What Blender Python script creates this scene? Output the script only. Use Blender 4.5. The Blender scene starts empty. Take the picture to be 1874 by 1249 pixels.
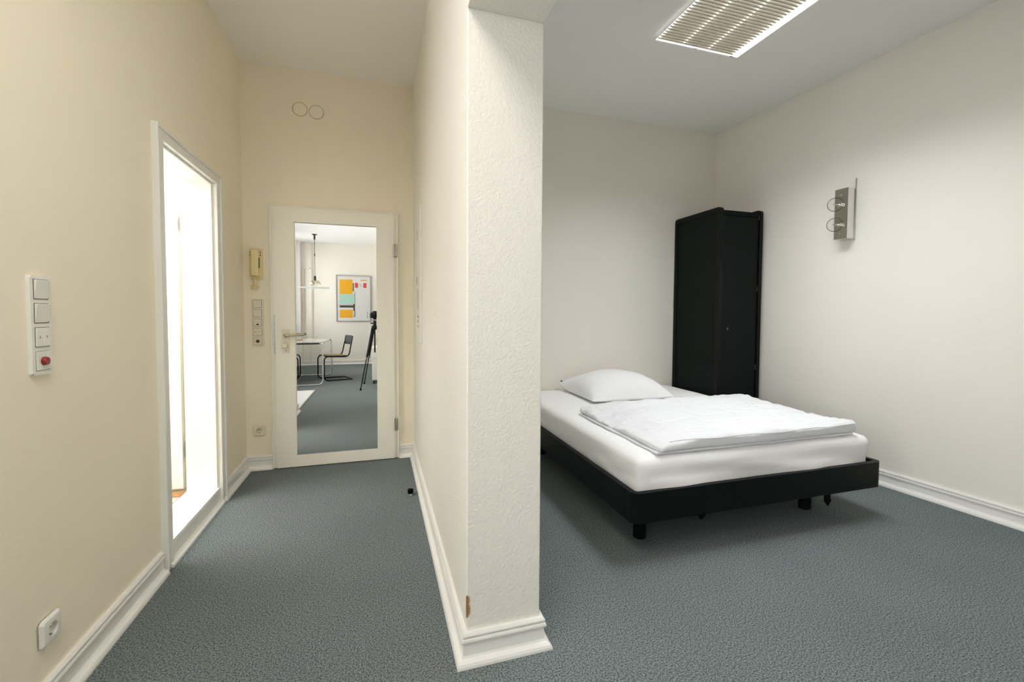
import bpy, bmesh, math, random
from mathutils import Vector, Matrix, noise
random.seed(4)
PI = math.pi
SC = bpy.context.scene
COL = SC.collection

# ------------------------------------------------------------------ camera
cam = bpy.data.cameras.new('camera'); co = bpy.data.objects.new('camera', cam); COL.objects.link(co)
fw = Vector((0.2934718, 0.9551614, -0.0392546)); rt = Vector((0.9559459, -0.2934948, 0.0053047)); up = Vector((0.0064542, 0.0390821, 0.9992152))
co.matrix_world = Matrix(((rt.x, up.x, -fw.x, 0), (rt.y, up.y, -fw.y, 0), (rt.z, up.z, -fw.z, 1.2), (0, 0, 0, 1)))
cam.sensor_fit = 'HORIZONTAL'; cam.sensor_width = 36; cam.lens = 15.3786; cam.shift_y = -0.01089
cam.clip_start = 0.005; cam.clip_end = 60
SC.camera = co
# ------------------------------------------------------------------ world and exposure
W = bpy.data.worlds.new('world'); SC.world = W; W.use_nodes = True
bg = W.node_tree.nodes['Background']; bg.inputs[0].default_value = (1.0, 0.97, 0.965, 1); bg.inputs[1].default_value = 8.2
SC.view_settings.view_transform = 'Standard'; SC.view_settings.look = 'None'
SC.view_settings.gamma = 1; SC.view_settings.use_curve_mapping = False
SC.view_settings.exposure = 0.29
SC.cycles.max_bounces = 14; SC.cycles.diffuse_bounces = 9; SC.cycles.glossy_bounces = 6
SC.cycles.transparent_max_bounces = 12; SC.cycles.transmission_bounces = 8
SC.cycles.caustics_reflective = False; SC.cycles.caustics_refractive = False
SC.cycles.sample_clamp_indirect = 6.0

def area(name, loc, rot, sx, sy, power, color=(1, 1, 1), portal=False, spread=PI):
    l = bpy.data.lights.new(name, 'AREA'); l.shape = 'RECTANGLE'; l.size = sx; l.size_y = sy
    l.energy = power; l.color = color; l.spread = spread
    if portal: l.cycles.is_portal = True
    o = bpy.data.objects.new(name, l); COL.objects.link(o); o.location = loc; o.rotation_euler = rot
    return o
WX = -2.2                      # inner face of the window wall
WINS = [(-4.05, -2.75), (-2.35, -1.05), (-0.65, 0.45)]
for (a, b) in WINS:            # daylight enters through the three real window openings
    area('window_portal', (WX - 0.3, (a + b) / 2, 1.85), (0, -PI / 2, 0), 2.0, b - a, 1, portal=True)
# lamp light of the ceiling fixture above the bed, tubes behind its louvre
area('ceiling_fixture_light', (2.07, 1.90, 2.99), (0, 0, 0), 0.6, 1.2, 22, (0.95, 0.98, 1.0), spread=math.radians(132))
# fill light added to brighten the hall, unseen above and behind the camera
area('added_hall_fill_light', (-0.33, 0.20, 2.99), (0, 0, 0), 0.6, 1.2, 24, (1.0, 0.965, 0.91), spread=math.radians(165))
# bathroom's own ceiling light
area('bathroom_light', (-1.75, 2.6, 2.45), (0, 0, 0), 0.8, 1.0, 36, (1.0, 0.98, 0.96))

# ------------------------------------------------------------------ materials
MATS = {}
def mat(name, color, rough=0.5, metal=0.0, spec=0.5, noise_amt=0.0, noise_scale=40, bump=0.0, bump_scale=60, bump_dist=0.002,
        emit=None, coat=0.0, detail=4, color2=None, trans=0.0, ior=1.45):
    m = bpy.data.materials.new(name); m.use_nodes = True
    nt = m.node_tree; b = nt.nodes['Principled BSDF']
    b.inputs['Base Color'].default_value = (*color, 1); b.inputs['Roughness'].default_value = rough
    b.inputs['Metallic'].default_value = metal; b.inputs['Specular IOR Level'].default_value = spec
    b.inputs['Coat Weight'].default_value = coat; b.inputs['Transmission Weight'].default_value = trans; b.inputs['IOR'].default_value = ior
    if emit: b.inputs['Emission Color'].default_value = (*emit[0], 1); b.inputs['Emission Strength'].default_value = emit[1]
    tc = nt.nodes.new('ShaderNodeTexCoord')
    if noise_amt or color2:
        n = nt.nodes.new('ShaderNodeTexNoise'); n.inputs['Scale'].default_value = noise_scale; n.inputs['Detail'].default_value = detail
        nt.links.new(tc.outputs['Object'], n.inputs['Vector'])
        r = nt.nodes.new('ShaderNodeValToRGB'); r.color_ramp.elements[0].position = 0.35; r.color_ramp.elements[1].position = 0.65
        c2 = color2 if color2 else tuple(c * (1 - noise_amt) for c in color)
        r.color_ramp.elements[0].color = (*c2, 1); r.color_ramp.elements[1].color = (*color, 1)
        nt.links.new(n.outputs['Fac'], r.inputs['Fac']); nt.links.new(r.outputs['Color'], b.inputs['Base Color'])
    if bump:
        n2 = nt.nodes.new('ShaderNodeTexNoise'); n2.inputs['Scale'].default_value = bump_scale; n2.inputs['Detail'].default_value = 3
        nt.links.new(tc.outputs['Object'], n2.inputs['Vector'])
        bp = nt.nodes.new('ShaderNodeBump'); bp.inputs['Strength'].default_value = bump; bp.inputs['Distance'].default_value = bump_dist
        nt.links.new(n2.outputs['Fac'], bp.inputs['Height']); nt.links.new(bp.outputs['Normal'], b.inputs['Normal'])
    MATS[name] = m
    return m
m_wall = mat('wall_paint', (0.86, 0.825, 0.755), 0.75, spec=0.25, noise_amt=0.025, noise_scale=1.3, bump=0.25, bump_scale=70, bump_dist=0.003)
m_hall = mat('hall_paint', (0.89, 0.825, 0.685), 0.7, spec=0.25, noise_amt=0.03, noise_scale=1.3, bump=0.2, bump_scale=70, bump_dist=0.003)
m_rough = mat('woodchip_paint', (0.83, 0.805, 0.745), 0.75, spec=0.25, noise_amt=0.02, noise_scale=1.5, bump=0.45, bump_scale=110, bump_dist=0.005)
m_ceil = mat('ceiling_paint', (0.90, 0.895, 0.88), 0.85, spec=0.1, noise_amt=0.015, noise_scale=1)
m_trim = mat('skirting_gloss', (0.82, 0.81, 0.78), 0.32, noise_amt=0.03, noise_scale=8, coat=0.2)
m_door = mat('door_lacquer', (0.86, 0.84, 0.765), 0.4, noise_amt=0.02, noise_scale=4)
m_bath = mat('bathroom_lacquer', (0.84, 0.86, 0.85), 0.4, noise_amt=0.01, noise_scale=4)
m_tile = mat('beige_tile', (0.66, 0.58, 0.50), 0.35, noise_amt=0.1, noise_scale=9)
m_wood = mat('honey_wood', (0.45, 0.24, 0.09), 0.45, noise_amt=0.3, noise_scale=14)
m_mirror = mat('mirror_silver', (0.93, 0.94, 0.93), 0.0, metal=1.0, noise_amt=0.0)
m_black = mat('black_lacquer', (0.0045, 0.0075, 0.0065), 0.42, spec=0.12, noise_amt=0.15, noise_scale=6, bump=0.03, bump_scale=25)
m_blackedge = mat('black_edge_lacquer', (0.004, 0.006, 0.0055), 0.22, spec=0.18, noise_amt=0.1, noise_scale=10)
m_blackplastic = mat('black_plastic', (0.008, 0.008, 0.008), 0.35, noise_amt=0.1, noise_scale=30)
m_rubber = mat('black_rubber', (0.003, 0.003, 0.003), 0.8, spec=0.1, noise_amt=0.2, noise_scale=40)
m_sheet = mat('white_sheet', (0.87, 0.87, 0.865), 0.85, spec=0.15, noise_amt=0.01, noise_scale=60, bump=0.12, bump_scale=700, bump_dist=0.0006)
m_duvet = mat('white_duvet', (0.77, 0.78, 0.805), 0.85, spec=0.15, noise_amt=0.01, noise_scale=60, bump=0.5, bump_scale=16, bump_dist=0.012)
m_pillow = mat('white_pillowcase', (0.86, 0.87, 0.88), 0.85, spec=0.15, noise_amt=0.01, noise_scale=60, bump=0.3, bump_scale=24, bump_dist=0.006)
m_chrome = mat('chrome', (0.80, 0.80, 0.80), 0.10, metal=1.0, noise_amt=0.03, noise_scale=20)
m_steel = mat('brushed_steel', (0.50, 0.48, 0.43), 0.30, metal=1.0, noise_amt=0.12, noise_scale=60)
m_steel_side = mat('polished_steel', (0.80, 0.79, 0.76), 0.10, metal=1.0, noise_amt=0.05, noise_scale=30)
m_nickel = mat('worn_nickel', (0.55, 0.50, 0.38), 0.25, metal=1.0, noise_amt=0.15, noise_scale=40)
m_zinc = mat('zinc', (0.62, 0.68, 0.68), 0.4, metal=0.6, noise_amt=0.1, noise_scale=30)
m_dark = mat('dark_recess', (0.03, 0.03, 0.025), 0.6, noise_amt=0.1, noise_scale=30)
m_switch = mat('white_switch_plastic', (0.80, 0.79, 0.74), 0.35, noise_amt=0.02, noise_scale=30)
m_switch_dirty = mat('cream_switch_plastic', (0.76, 0.72, 0.60), 0.35, noise_amt=0.03, noise_scale=30)
m_red = mat('red_lens', (0.30, 0.012, 0.008), 0.2, noise_amt=0.3, noise_scale=200, coat=0.5)
m_darkred = mat('dark_red_lens', (0.09, 0.012, 0.008), 0.2, noise_amt=0.2, noise_scale=200, coat=0.5)
m_phone = mat('yellowed_plastic', (0.80, 0.68, 0.38), 0.4, noise_amt=0.04, noise_scale=30)
m_slat = mat('louvre_slat', (0.60, 0.565, 0.48), 0.5, noise_amt=0.05, noise_scale=30)
m_lampwhite = mat('fixture_enamel', (0.85, 0.85, 0.83), 0.4, noise_amt=0.01, noise_scale=10)
m_tube = mat('glowing_tube', (1, 1, 1), 0.5, emit=((1.0, 0.97, 0.90), 0.38), noise_amt=0.001)
m_glow = mat('glowing_diffuser', (1, 1, 1), 0.5, emit=((1.0, 0.995, 0.97), 1.5), noise_amt=0.001)
m_filament = mat('bulb_stem', (0.7, 0.68, 0.62), 0.2, metal=0.7, noise_amt=0.1)
m_curtain = mat('white_curtain', (0.90, 0.89, 0.86), 0.8, noise_amt=0.02, noise_scale=12)
m_poster = mat('poster_paper', (0.72, 0.73, 0.72), 0.6, noise_amt=0.02, noise_scale=20)
m_yellow = mat('poster_yellow', (0.83, 0.42, 0.012), 0.6, noise_amt=0.04, noise_scale=20)
m_mint = mat('poster_mint', (0.42, 0.66, 0.55), 0.6, noise_amt=0.04, noise_scale=20)
m_pblack = mat('poster_black', (0.05, 0.05, 0.04), 0.6, noise_amt=0.1, noise_scale=20)
m_pred = mat('poster_red', (0.75, 0.07, 0.04), 0.6, noise_amt=0.08, noise_scale=60)
m_pgrey = mat('poster_grey', (0.30, 0.31, 0.29), 0.6, noise_amt=0.05, noise_scale=20)
m_cane = mat('cane_seat', (0.42, 0.30, 0.12), 0.6, noise_amt=0.25, noise_scale=120)
m_tabletop = mat('pale_glass_top', (0.40, 0.41, 0.39), 0.12, noise_amt=0.03, noise_scale=10, spec=0.6)
m_vinyl = mat('white_vinyl', (0.86, 0.87, 0.89), 0.3, noise_amt=0.02, noise_scale=6)
m_chip = mat('bare_filler', (0.50, 0.28, 0.11), 0.8, noise_amt=0.3, noise_scale=120)
m_lampshade = mat('champagne_reflector', (0.62, 0.56, 0.42), 0.18, metal=1.0, noise_amt=0.05, noise_scale=20)
m_teal = mat('teal_plastic', (0.02, 0.30, 0.35), 0.4, noise_amt=0.1, noise_scale=40)
m_tan = mat('tan_towel', (0.62, 0.47, 0.28), 0.9, noise_amt=0.2, noise_scale=80, bump=0.3, bump_scale=200)
m_crack = mat('brown_crack', (0.34, 0.27, 0.13), 0.8, noise_amt=0.3, noise_scale=60)  # brown tone of the joint lines round the vent caps

def carpet_material():
    m = bpy.data.materials.new('grey_carpet'); m.use_nodes = True; nt = m.node_tree; b = nt.nodes['Principled BSDF']
    b.inputs['Roughness'].default_value = 0.95; b.inputs['Specular IOR Level'].default_value = 0.08
    tc = nt.nodes.new('ShaderNodeTexCoord')
    def nz(scale, detail):
        n = nt.nodes.new('ShaderNodeTexNoise'); n.inputs['Scale'].default_value = scale; n.inputs['Detail'].default_value = detail
        nt.links.new(tc.outputs['Object'], n.inputs['Vector']); return n
    n1 = nz(180, 4); n1.inputs['Roughness'].default_value = 0.7
    r = nt.nodes.new('ShaderNodeValToRGB'); e = r.color_ramp.elements
    e[0].position = 0.40; e[0].color = (0.048, 0.062, 0.062, 1); e[1].position = 0.60; e[1].color = (0.255, 0.290, 0.292, 1)
    nt.links.new(n1.outputs['Fac'], r.inputs['Fac'])
    n2 = nz(2.2, 3)
    r2 = nt.nodes.new('ShaderNodeValToRGB'); r2.color_ramp.elements[0].color = (0.86, 0.86, 0.86, 1); r2.color_ramp.elements[1].color = (1.1, 1.1, 1.1, 1)
    nt.links.new(n2.outputs['Fac'], r2.inputs['Fac'])
    mx = nt.nodes.new('ShaderNodeMix'); mx.data_type = 'RGBA'; mx.blend_type = 'MULTIPLY'; mx.inputs[0].default_value = 1
    nt.links.new(r.outputs['Color'], mx.inputs[6]); nt.links.new(r2.outputs['Color'], mx.inputs[7]); nt.links.new(mx.outputs[2], b.inputs['Base Color'])
    n3 = nz(420, 2); bp = nt.nodes.new('ShaderNodeBump'); bp.inputs['Strength'].default_value = 0.2; bp.inputs['Distance'].default_value = 0.0015
    nt.links.new(n3.outputs['Fac'], bp.inputs['Height']); nt.links.new(bp.outputs['Normal'], b.inputs['Normal'])
    return m
m_carpet = carpet_material()

def thin_glass(name, tint, fac):
    m = bpy.data.materials.new(name); m.use_nodes = True; nt = m.node_tree; nt.nodes.clear()
    out = nt.nodes.new('ShaderNodeOutputMaterial'); mix = nt.nodes.new('ShaderNodeMixShader')
    t = nt.nodes.new('ShaderNodeBsdfTransparent'); t.inputs[0].default_value = (*tint, 1)
    g = nt.nodes.new('ShaderNodeBsdfGlossy'); g.inputs['Roughness'].default_value = 0.02
    f = nt.nodes.new('ShaderNodeLayerWeight'); f.inputs['Blend'].default_value = fac
    nt.links.new(f.outputs['Fresnel'], mix.inputs[0]); nt.links.new(t.outputs[0], mix.inputs[1]); nt.links.new(g.outputs[0], mix.inputs[2])
    nt.links.new(mix.outputs[0], out.inputs[0]); return m
m_pane = thin_glass('window_glass', (0.97, 0.98, 0.98), 0.2)
m_bulb = thin_glass('bulb_glass', (0.97, 0.97, 0.96), 0.08)

# ------------------------------------------------------------------ mesh helpers
def base(o):
    v = Vector((0, 0, 0))
    while o: v += o.location; o = o.parent
    return v
def obj(name, bm, m, parent=None, smooth=False, local=False, kind=None):
    """link bm (world coordinates, or the parent's own if local) as one mesh object"""
    if parent is not None and not local: bmesh.ops.translate(bm, verts=bm.verts, vec=-base(parent))
    bmesh.ops.recalc_face_normals(bm, faces=bm.faces)
    me = bpy.data.meshes.new(name); bm.to_mesh(me); bm.free()
    me.materials.append(m)
    if smooth:
        for p in me.polygons: p.use_smooth = True
        try: me.set_sharp_from_angle(angle=math.radians(38))
        except Exception: pass
    o = bpy.data.objects.new(name, me); COL.objects.link(o)
    if parent is not None: o.parent = parent
    if kind: o['kind'] = kind
    return o
def thing(name, label, cat, loc=(0, 0, 0), rz=0, group=None):
    o = bpy.data.objects.new(name, None); COL.objects.link(o); o.empty_display_size = 0.05
    o.location = loc; o.rotation_euler = (0, 0, rz); o['label'] = label; o['category'] = cat
    if group: o['group'] = group
    return o
def structure(name, loc=(0, 0, 0)):
    o = bpy.data.objects.new(name, None); COL.objects.link(o); o.location = loc; o['kind'] = 'structure'; return o
def tag(o, label, cat, group=None):
    o['label'] = label; o['category'] = cat
    if group: o['group'] = group
    return o
def box(bm, x0, x1, y0, y1, z0, z1, bev=0.0, seg=2, M=None):
    r = bmesh.ops.create_cube(bm, size=1)
    vs = r['verts']
    for v in vs:
        v.co = Vector((x0 + (v.co.x + .5) * (x1 - x0), y0 + (v.co.y + .5) * (y1 - y0), z0 + (v.co.z + .5) * (z1 - z0)))
    if M is not None:
        for v in vs: v.co = M @ v.co
    if bev:
        es = list({e for v in vs for e in v.link_edges})
        bmesh.ops.bevel(bm, geom=es, offset=bev, segments=seg, profile=0.5, affect='EDGES')
    return bm
def B(*a, **k): return box(bmesh.new(), *a, **k)
def tube(bm, pts, r, n=10, close=False, caps=True):
    pts = [Vector(p) for p in pts]; rings = []; N = len(pts); ref = None
    for i, p in enumerate(pts):
        if close: t = (pts[(i + 1) % N] - pts[i - 1])
        else: t = pts[min(i + 1, N - 1)] - pts[max(i - 1, 0)]
        t = t.normalized()
        if ref is None:
            ref = Vector((0, 0, 1)) if abs(t.z) < .9 else Vector((1, 0, 0))
        a = t.cross(ref); 
        if a.length < 1e-4: a = t.orthogonal()
        a.normalize(); b = a.cross(t).normalized(); ref = b
        rr = r[i] if isinstance(r, (list, tuple)) else r
        rings.append([bm.verts.new(p + (a * math.cos(2 * PI * k / n) + b * math.sin(2 * PI * k / n)) * rr) for k in range(n)])
    for i in range(N if close else N - 1):
        A, C = rings[i], rings[(i + 1) % N]
        for k in range(n): bm.faces.new((A[k], A[(k + 1) % n], C[(k + 1) % n], C[k]))
    if caps and not close:
        bm.faces.new(rings[0][::-1]); bm.faces.new(rings[-1])
    return bm
def fillet(pts, r, n=6):
    pts = [Vector(p) for p in pts]; out = [pts[0]]
    for i in range(1, len(pts) - 1):
        a, p, b = pts[i - 1], pts[i], pts[i + 1]
        d1 = (a - p); d2 = (b - p); rr = min(r, d1.length * .49, d2.length * .49)
        s = p + d1.normalized() * rr; e = p + d2.normalized() * rr
        for k in range(n + 1):
            t = k / n; out.append((1 - t) ** 2 * s + 2 * t * (1 - t) * p + t * t * e)
    out.append(pts[-1]); return out
def lathe(bm, prof, c=(0, 0, 0), axis='Z', n=24):
    """prof: list of (radius, height) turned about an axis through c"""
    c = Vector(c); rings = []
    for (r, h) in prof:
        ring = []
        for k in range(n):
            a = 2 * PI * k / n; x, y = r * math.cos(a), r * math.sin(a)
            p = {'Z': (x, y, h), 'Y': (x, h, y), 'X': (h, x, y)}[axis]
            ring.append(bm.verts.new(c + Vector(p)))
        rings.append(ring)
    for i in range(len(rings) - 1):
        for k in range(n):
            bm.faces.new((rings[i][k], rings[i][(k + 1) % n], rings[i + 1][(k + 1) % n], rings[i + 1][k]))
    if prof[0][0] > 1e-5: bm.faces.new(rings[0][::-1])
    if prof[-1][0] > 1e-5: bm.faces.new(rings[-1])
    bmesh.ops.remove_doubles(bm, verts=bm.verts, dist=1e-6)
    return bm
def prism(bm, poly, h0, h1, plane='XZ'):
    """extrude a 2-D polygon; plane XZ: poly=(x,z) from y=h0 to h1; YZ: (y,z) along x; XY: (x,y) along z"""
    def P(a, b, h): return {'XZ': (a, h, b), 'YZ': (h, a, b), 'XY': (a, b, h)}[plane]
    A = [bm.verts.new(P(a, b, h0)) for a, b in poly]; C = [bm.verts.new(P(a, b, h1)) for a, b in poly]; n = len(poly)
    bm.faces.new(A[::-1]); bm.faces.new(C)
    for k in range(n): bm.faces.new((A[k], A[(k + 1) % n], C[(k + 1) % n], C[k]))
    return bm
def rrect(x0, x1, z0, z1, r, n=5):
    out = []
    for cx, cz, a0 in ((x1 - r, z1 - r, 0), (x0 + r, z1 - r, PI / 2), (x0 + r, z0 + r, PI), (x1 - r, z0 + r, 1.5 * PI)):
        for k in range(n + 1): out.append((cx + r * math.cos(a0 + k * PI / 2 / n), cz + r * math.sin(a0 + k * PI / 2 / n)))
    return out
def ring_prism(bm, outer, inner, h0, h1, plane='XZ'):
    def P(a, b, h): return {'XZ': (a, h, b), 'YZ': (h, a, b), 'XY': (a, b, h)}[plane]
    V = [[bm.verts.new(P(a, b, h)) for a, b in L] for h in (h0, h1) for L in (outer, inner)]
    n = len(outer); o0, i0, o1, i1 = V
    for k in range(n):
        j = (k + 1) % n
        bm.faces.new((o0[k], o0[j], i0[j], i0[k])); bm.faces.new((o1[k], i1[k], i1[j], o1[j]))
        bm.faces.new((o0[k], o1[k], o1[j], o0[j])); bm.faces.new((i0[k], i0[j], i1[j], i1[k]))
    return bm
SK = [(0, .106), (.011, .106), (.016, .099), (.0165, .0945), (.0085, .0925), (.0085, .0885), (.018, .086), (.020, .080), (.019, .0745),
      (.0125, .0725), (.0145, .030), (.018, .0235), (.026, .021), (.033, .016), (.037, .008), (.038, 0.0), (0, 0)]
def skirting(name, path, parent=None):
    """sweep the moulding along a wall line; the room is on the LEFT of the walking direction"""
    bm = bmesh.new(); P = [Vector((x, y)) for x, y in path]; rings = []
    for i, p in enumerate(P):
        dirs = []
        if i > 0: dirs.append((p - P[i - 1]).normalized())
        if i < len(P) - 1: dirs.append((P[i + 1] - p).normalized())
        ns = [Vector((-d.y, d.x)) for d in dirs]
        if len(ns) == 2:
            n = (ns[0] + ns[1]).normalized(); n = n / max(.2, n.dot(ns[0]))
        else: n = ns[0]
        rings.append([bm.verts.new((p.x + n.x * o, p.y + n.y * o, z)) for o, z in SK])
    k = len(SK)
    for i in range(len(rings) - 1):
        for j in range(k): bm.faces.new((rings[i][j], rings[i][(j + 1) % k], rings[i + 1][(j + 1) % k], rings[i + 1][j]))
    bm.faces.new(rings[0]); bm.faces.new(rings[-1][::-1])
    return obj(name, bm, m_trim, parent, kind='structure')

# ------------------------------------------------------------------ room shell
HC = 3.02; D = 3.6985; YB = -4.45
def rwx(y): return 3.289 + 0.0738 * (D - y)          # the right-hand wall runs slightly askew
def S(name, bm, m): return obj(name, bm, m, kind='structure')
S('floor', B(-2.6, 4.2, YB - .2, D + .2, -.12, 0), m_carpet)
S('ceiling', B(-2.6, 4.2, YB - .2, D + .2, HC, HC + .15), m_ceil)
XH = -0.95
wl = structure('wall_left')                            # hall wall with the bathroom doorway
def wp(name, *a): return obj(name, B(*a), m_hall, wl)
wp('wall_section', XH - .17, XH, 1.45, 2.41, 0, HC); wp('wall_section', XH - .17, XH, 3.10, D, 0, HC)
wp('wall_section', XH - .17, XH, 2.41, 3.10, 1.98, HC); wp('wall_section', XH - .17, XH - .004, 2.41, 3.10, 0, .098)
S('wall_entry', B(-2.4, .285, D, D + .15, 0, HC), m_hall)
S('wall_bed', B(.285, 4.0, D, D + .15, 0, HC), m_wall)
bm = bmesh.new(); prism(bm, [(rwx(D + .15), D + .15), (rwx(YB - .15), YB - .15), (rwx(YB - .15) + .15, YB - .15), (rwx(D + .15) + .15, D + .15)], 0, HC, 'XY')
S('wall_right', bm, m_wall)
S('wall_back', B(-2.4, 4.1, YB - .15, YB, 0, HC), m_wall)
S('wall_niche', B(WX - .15, XH - .17, 1.45, 1.57, 0, HC), m_wall)
pt = structure('wall_partition')
obj('wall_section', B(.285, .552, 1.44, D, 0, HC, bev=.004), m_rough, pt)
# bare filler showing through the chipped corner
random.seed(7)
chip = [(.2845, .232), (.2925, .228), (.296, .215), (.2935, .200), (.2975, .186), (.2965, .168), (.291, .158), (.2845, .152)]
bm = bmesh.new(); prism(bm, chip, 1.4385, 1.4415, 'XZ'); prism(bm, [(1.4385, .155), (1.4445, .16), (1.446, .19), (1.443, .205), (1.4455, .22), (1.4385, .23)], .2838, .2860, 'YZ')
obj('paint_chip', bm, m_chip, pt)['label'] = 'brown bare patch where the corner paint has chipped off'
S('beam', B(.285, .552, YB, 1.44, 2.19, HC, bev=.003), m_rough)
# window wall: piers, sills, heads around three openings
ww = structure('wall_window')
ys = [YB] + [v for w in WINS for v in w] + [1.5]
for i in range(0, len(ys), 2): obj('wall_pier', B(WX - .3, WX, ys[i], ys[i + 1], 0, HC), m_wall, ww)
for (a, b) in WINS:
    obj('wall_sill', B(WX - .3, WX, a, b, 0, .85), m_wall, ww); obj('wall_head', B(WX - .3, WX, a, b, 2.85, HC), m_wall, ww)
for i, (a, b) in enumerate(WINS):
    w = structure('window_%d' % (i + 1), (WX - .2, (a + b) / 2, .85)); mid = (a + b) / 2
    bm = bmesh.new()
    for q in ((a, a + .06, .85, 2.85), (b - .06, b, .85, 2.85), (a, b, .85, .91), (a, b, 2.79, 2.85), (mid - .04, mid + .04, .85, 2.85), (a, b, 2.28, 2.34)):
        box(bm, WX - .23, WX - .17, q[0], q[1], q[2], q[3], bev=.004, seg=1)
    obj('window_frame', bm, m_trim, w)
    for (c, d) in ((a + .06, mid - .04), (mid + .04, b - .06)):
        for (e, g) in ((.91, 2.28), (2.34, 2.79)):
            obj('pane', B(WX - .204, WX - .200, c, d, e, g), m_pane, w)
    obj('window_sill', B(WX - .17, WX + .06, a - .03, b + .03, .85, .88, bev=.006), m_trim, w)
    obj('window_handle', tube(bmesh.new(), fillet([(WX - .17, mid, 1.5), (WX - .13, mid, 1.5), (WX - .13, mid, 1.38)], .01), .008), m_nickel, w)
# pale pier in the far left corner, seen in the door mirror
S('trim_1', B(WX, -1.79, YB, YB + .10, 0, HC, bev=.005), m_curtain)
S('trim_2', B(-1.93, -1.77, YB, YB + .13, HC - .05, HC, bev=.005), m_curtain)

# skirting boards
skirting('baseboard_left', [(XH, 2.323), (XH, 1.45), (WX, 1.45)])
skirting('baseboard_entry', [(-.768, D), (XH, D), (XH, 3.130)])
skirting('baseboard_partition', [(.552, D), (.552, 1.44), (.285, 1.44), (.285, D), (.163, D)][::-1][:0] or [(.163, D), (.285, D), (.285, 1.44), (.552, 1.44), (.552, D)][::-1])
skirting('baseboard_right', [(rwx(YB), YB), (rwx(D), D), (.60, D)])
skirting('baseboard_back', [(-1.79, YB), (rwx(YB) - .04, YB)])

# ------------------------------------------------------------------ bathroom seen through the doorway
S('wall_bathroom', B(-2.3, XH - .17, D - .08, D, 0, HC), m_bath)
S('wall_bathroom_side', B(-2.3, -2.2, 1.57, D, 0, HC), m_bath)
S('ceiling_bathroom', B(-2.2, XH - .17, 1.57, D - .08, 2.5, 2.55), m_bath)
bf = structure('floor_bathroom', (-1.6, 2.6, 0))
obj('floor_slab', B(-2.2, XH - .17, 1.57, D - .08, 0, .090), m_trim, bf)
nx, ny = 5, 8
for i in range(nx):
    for j in range(ny):
        x0 = -2.2 + i * .214; y0 = 1.58 + j * .25
        obj('tile', B(x0 + .002, x0 + .212, y0 + .002, y0 + .248, .0895, .0955, bev=.001, seg=1), m_tile, bf)
# doorway of the bathroom
d2 = structure('door_2', (XH, 2.755, 0))
def casing_ring(x0, x1, bm=None):
    bm = bm or bmesh.new()
    ring_prism(bm, [(2.342, 0), (3.172, 0), (3.172, 2.035), (2.342, 2.035)], [(2.41, .0), (3.104, .0), (3.104, 1.978), (2.41, 1.978)], x0, x1, 'YZ'); return bm
bm = bmesh.new()
for (a, b, c, d) in ((2.342, 2.41, .004, 2.035), (3.104, 3.172, .004, 2.035)): box(bm, XH - .01, XH + .020, a, b, c, d, bev=.004)
box(bm, XH - .01, XH + .0195, 2.405, 3.109, 1.978, 2.0345, bev=.004)
for (a, b, c, d) in ((2.3405, 2.356, .003, 2.04), (3.158, 3.1735, .003, 2.04)): box(bm, XH - .011, XH + .027, a, b, c, d, bev=.004)
box(bm, XH - .01, XH + .0268, 2.343, 3.171, 2.021, 2.0395, bev=.004)
obj('door_casing', bm, m_trim, d2)
bm = bmesh.new()
box(bm, XH - .172, XH - .004, 2.404, 2.4115, .098, 1.985); box(bm, XH - .172, XH - .004, 3.0985, 3.106, .098, 1.985)
box(bm, XH - .172, XH - .004, 2.41, 3.10, 1.9775, 1.985)
box(bm, XH - .030, XH - .005, 3.088, 3.099, .10, 1.978, bev=.003); box(bm, XH - .030, XH - .005, 2.411, 2.422, .10, 1.978, bev=.003)
box(bm, XH - .030, XH - .005, 2.42, 3.09, 1.966, 1.978, bev=.003)
obj('door_lining', bm, m_bath, d2)
obj('threshold', B(XH - .172, XH + .004, 2.41, 3.104, .092, .101, bev=.003), m_bath, d2)
obj('step_riser', B(XH - .006, XH + .006, 2.41, 3.104, .0, .0915, bev=.001), m_trim, d2)
bm = bmesh.new(); prism(bm, [(XH + .006, 0), (XH + .032, 0), (XH + .030, .010), (XH + .022, .017), (XH + .006, .021)], 2.375, 3.128, 'XZ')
obj('step_moulding', bm, m_trim, d2)
leaf = obj('door_leaf', B(-1.93, -1.142, 3.108, 3.150, .112, 1.975, bev=.003), m_bath, d2)
for z in (.30, 1.68): obj('hinge', tube(bmesh.new(), [(-1.128, 3.128, z), (-1.128, 3.128, z + .09)], .008), m_chrome, leaf)
obj('brown_strip', B(-2.15, -1.125, 3.02, 3.10, .0955, .1005, bev=.001), m_wood, d2)['label'] = 'brown strip on the floor under the open door leaf'  # thin brown strip lying on the tiles below the leaf
# towel rail and wall items glimpsed through the hinge gap
t = thing('towel_rail', 'tan towel on a metal rail seen through the gap behind the bathroom door', 'towel rail', (-1.27, D - .08, 1.70))
obj('rail', tube(bmesh.new(), [(-1.42, D - .14, 1.70), (-1.16, D - .14, 1.70)], .008), m_chrome, t)
obj('bracket', B(-1.40, -1.385, D - .15, D - .08, 1.685, 1.715, bev=.003), m_chrome, t)
obj('bracket', B(-1.175, -1.16, D - .15, D - .08, 1.685, 1.715, bev=.003), m_chrome, t)
bm = bmesh.new(); n = 60; front = []; back = []
for i in range(n + 1):
    z = 1.70 - i * 1.38 / n; w = .006 * math.sin(i * 1.3)
    front.append((-1.25 + w, z)); 
prism(bm, front + [(-1.40, .32), (-1.40, 1.70)], D - .165, D - .151, 'XZ')
obj('towel', bm, m_tan, t)
t = thing('wall_hook_rack', 'small wire hook rack with a teal clip beside the bathroom door gap', 'hook rack', (-1.27, D - .08, 1.80))
bm = bmesh.new()
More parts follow.
